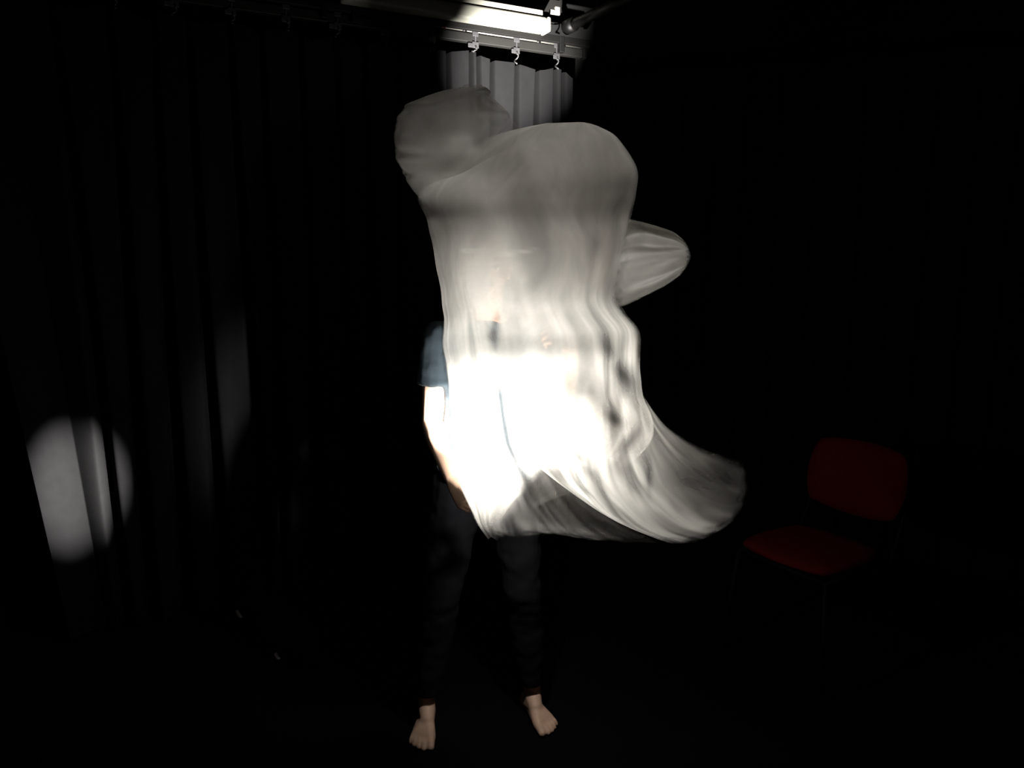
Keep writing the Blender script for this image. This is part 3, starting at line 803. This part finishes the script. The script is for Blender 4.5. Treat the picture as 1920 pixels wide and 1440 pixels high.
def skirt_th(px, py, u, v, n):
    t = 0.74 * ones(px)
    t = t * (1 - 0.62 * np.exp(-(((px - 1310) / 55) ** 2 + ((py - 895) / 26) ** 2)))
    t = t * (1 - 0.7 * np.exp(-(((px - 1217) / 7) ** 2 + ((py - 885) / 40) ** 2)))
    t = t + 0.28 * np.exp(-((u - 0.03) / 0.03) ** 2) * smooth01(v, 0.3, 0.5)
    t = t * smooth01(v, 0.0, 0.12) * holes(px, py)
    return t
sheetpatch(skirt(0, 0), 190, 130, 61, skirt_th, lambda px, py, u, v: np.clip(0.95 - 0.4 * v, 0, 1), amp=0.026, fu=9, fv=1.4, uvs=(1.7, 0.9), uvo=12.0, feather=(0.02, 0.07, 0.0, 0.14))
sheetpatch(skirt(0.16, 1), 140, 90, 71, lambda px, py, u, v, n: 0.38 * smooth01(v, 0.05, 0.3) * holes(px, py), lambda px, py, u, v: 0.75 * ones(px), amp=0.02, fu=8, fv=1.6, uvs=(1.9, 0.9), uvo=15.0, feather=(0.06, 0.08, 0.0, 0.14))

# thin dark lower veil between the hip and the hem
veil = [[(862, 850, 2.00), (910, 850, 1.96), (960, 850, 1.94), (1010, 860, 1.94), (1050, 905, 1.98)],
        [(872, 925, 2.02), (925, 925, 1.97), (985, 925, 1.94), (1050, 935, 1.95), (1120, 950, 2.00)],
        [(885, 965, 2.04), (935, 970, 1.98), (1010, 975, 1.96), (1090, 985, 1.97), (1185, 990, 2.02)],
        [(898, 990, 2.06), (945, 1008, 2.00), (1030, 1004, 1.98), (1130, 1016, 1.99), (1250, 1024, 2.03)]]
def veil_th(px, py, u, v, n): return 0.16 + 0.22 * smooth01(v, 0.55, 0.95) + 0.10 * np.exp(-((u - 0.1) / 0.1) ** 2)
sheetpatch(veil, 110, 70, 81, veil_th, lambda px, py, u, v: 0.85 * ones(px), amp=0.015, fu=12, fv=1.5, uvs=(1.6, 0.6), uvo=18.0, feather=(0.05, 0.04, 0.2, 0.26))

me = bpy.data.meshes.new('plastic_sheet')
me.from_pydata(VERTS, [], FACES)
uvl = me.uv_layers.new(name='film_uv')
li = np.zeros(len(me.loops), dtype=np.int32); me.loops.foreach_get('vertex_index', li)
uvl.data.foreach_set('uv', np.array(UVS, dtype=np.float32)[li].ravel())
for nm, dat in (('thickness', THICK), ('pleating', PLEAT)):
    at_ = me.attributes.new(nm, 'FLOAT', 'POINT'); at_.data.foreach_set('value', np.array(dat, dtype=np.float32))
me.polygons.foreach_set('use_smooth', np.ones(len(me.polygons), dtype=bool))
me.materials.append(M_FILM)
sheet = link(bpy.data.objects.new('plastic_sheet', me))
tag(sheet, 'billowing milky plastic sheet glowing around the lamp', 'plastic sheet')

# ------------------------------------------------------------------ red chair at the right
cf_ = Vector((-0.84, -0.55, 0)).normalized(); cw = Vector((-cf_.y, cf_.x, 0)); cz = Vector((0, 0, 1))
seat_c = at_z(1520, 1026, 0.46)
chair = empty('stacking_chair', (seat_c.x, seat_c.y, 0))
tag(chair, 'dark red padded chair on thin metal legs in the shadows', 'chair')
def CPt(f, w, z): return Vector((seat_c.x, seat_c.y, 0)) + cf_ * f + cw * w + cz * z
def pad(name, c, sx, sy, sz, ax, bend=0.0):
    bm = bmesh.new(); n = 12; grid = []
    for side in (1, -1):
        g_ = []
        for j in range(n + 1):
            r_ = []
            for i in range(n + 1):
                a_, b_ = i / n * 2 - 1, j / n * 2 - 1
                # rounded corners
                k = max(abs(a_), abs(b_)); q = (a_ * a_ + b_ * b_) ** 0.5 or 1
                m = 1 - 0.16 * (abs(a_ * b_)) ** 2
                ed = (1 - a_ ** 6) * (1 - b_ ** 6)
                p = Vector(c) + ax[0] * a_ * sx / 2 * m + ax[1] * b_ * sy / 2 * m + ax[2] * (side * sz / 2 * (0.25 + 0.75 * ed) + bend * a_ * a_)
                r_.append(bm.verts.new(p))
            g_.append(r_)
        grid.append(g_)
    for s_, g_ in enumerate(grid):
        for j in range(n):
            for i in range(n):
                q = (g_[j][i], g_[j][i + 1], g_[j + 1][i + 1], g_[j + 1][i])
                bm.faces.new(q if s_ == 0 else q[::-1])
    t_, u_ = grid
    for i in range(n):
        bm.faces.new((t_[0][i + 1], t_[0][i], u_[0][i], u_[0][i + 1])); bm.faces.new((t_[n][i], t_[n][i + 1], u_[n][i + 1], u_[n][i]))
        bm.faces.new((t_[i][0], t_[i + 1][0], u_[i + 1][0], u_[i][0])); bm.faces.new((t_[i + 1][n], t_[i][n], u_[i][n], u_[i + 1][n]))
    bmesh.ops.recalc_face_normals(bm, faces=list(bm.faces))
    return mesh_obj(name, bm, M_RED, chair)
pad('seat', CPt(0, 0, 0.455), 0.42, 0.42, 0.05, (cw, cf_, cz))
tilt = math.radians(12)
bz = (cz * math.cos(tilt) - cf_ * math.sin(tilt)); bn = (cf_ * math.cos(tilt) + cz * math.sin(tilt))
pad('backrest', CPt(-0.29, 0, 0.69), 0.42, 0.30, 0.045, (cw, bz, bn), bend=0.025)
for w in (-1, 1):
    bm = bmesh.new(); add_tube(bm, [CPt(0.18, w * 0.19, 0.425), CPt(0.215, w * 0.225, 0.012)], 0.0105, 12)
    l = mesh_obj('leg', bm, M_CHROME, chair)
    bm = bmesh.new(); add_tube(bm, [CPt(0.213, w * 0.223, 0.03), CPt(0.216, w * 0.226, 0.0)], 0.014, 12); mesh_obj('rubber_foot', bm, M_RUBBER, l)
    bm = bmesh.new(); add_tube(bm, [CPt(-0.37, w * 0.185, 0.83) , CPt(-0.325, w * 0.195, 0.70), CPt(-0.25, w * 0.20, 0.50), CPt(-0.205, w * 0.20, 0.42), CPt(-0.22, w * 0.21, 0.30), CPt(-0.27, w * 0.225, 0.012)], 0.0105, 12)
    l = mesh_obj('leg', bm, M_CHROME, chair)
    bm = bmesh.new(); add_tube(bm, [CPt(-0.268, w * 0.225, 0.03), CPt(-0.271, w * 0.226, 0.0)], 0.014, 12); mesh_obj('rubber_foot', bm, M_RUBBER, l)
    bm = bmesh.new(); add_tube(bm, [CPt(0.185, w * 0.19, 0.42), CPt(-0.205, w * 0.20, 0.42)], 0.010, 12); mesh_obj('seat_rail', bm, M_CHROME, chair)
for f in (0.17, -0.18):
    bm = bmesh.new(); add_tube(bm, [CPt(f, -0.19, 0.418), CPt(f, 0.19, 0.418)], 0.009, 12); mesh_obj('cross_bar', bm, M_CHROME, chair)

# ------------------------------------------------------------------ scraps on the floor
def scrap(c, ln, label, w=0.006, lean=0.5):
    """curled offcut of tape: a thin strip bent upwards"""
    to = Vector((LAMP_PANEL.x - c.x, LAMP_PANEL.y - c.y, 0)).normalized(); sd = Vector((-to.y, to.x, 0))
    bm = bmesh.new(); n = 9; th = 0.0008; F, B = [], []
    for k in range(n + 1):
        t = k / n; a_ = 0.2 + 1.0 * t                       # bends from flat to upright
        p = Vector(c) - to * ln * (math.sin(a_) - 0.2) * 0.5 + sd * lean * ln * t + cz * (0.001 + ln * t * t * 0.9)
        nn = to * math.sin(a_) + cz * math.cos(a_)
        F.append([bm.verts.new(p + sd * w * q + nn * th) for q in (-1, 1)])
        B.append([bm.verts.new(p + sd * w * q) for q in (-1, 1)])
    for k in range(n):
        bm.faces.new((F[k][0], F[k][1], F[k + 1][1], F[k + 1][0])); bm.faces.new((B[k][1], B[k][0], B[k + 1][0], B[k + 1][1]))
        for q in (0, 1): bm.faces.new((F[k][q], F[k + 1][q], B[k + 1][q], B[k][q]))
    bmesh.ops.recalc_face_normals(bm, faces=list(bm.faces))
    tag(mesh_obj('tape_scrap', bm, M_SCRAP), label, 'scrap', 'scraps on the floor')
hem = track_pt(s_of(on_track(449, 1107)), 0.0, 0.07)
scrap(hem, 0.040, 'curled scrap of pale tape on the floor at the foot of the charcoal curtain', 0.008, -0.4)
scrap(at_z(525, 1236, 0.0), 0.030, 'curled scrap of pale tape on the open floor left of the feet', 0.007, -0.4)
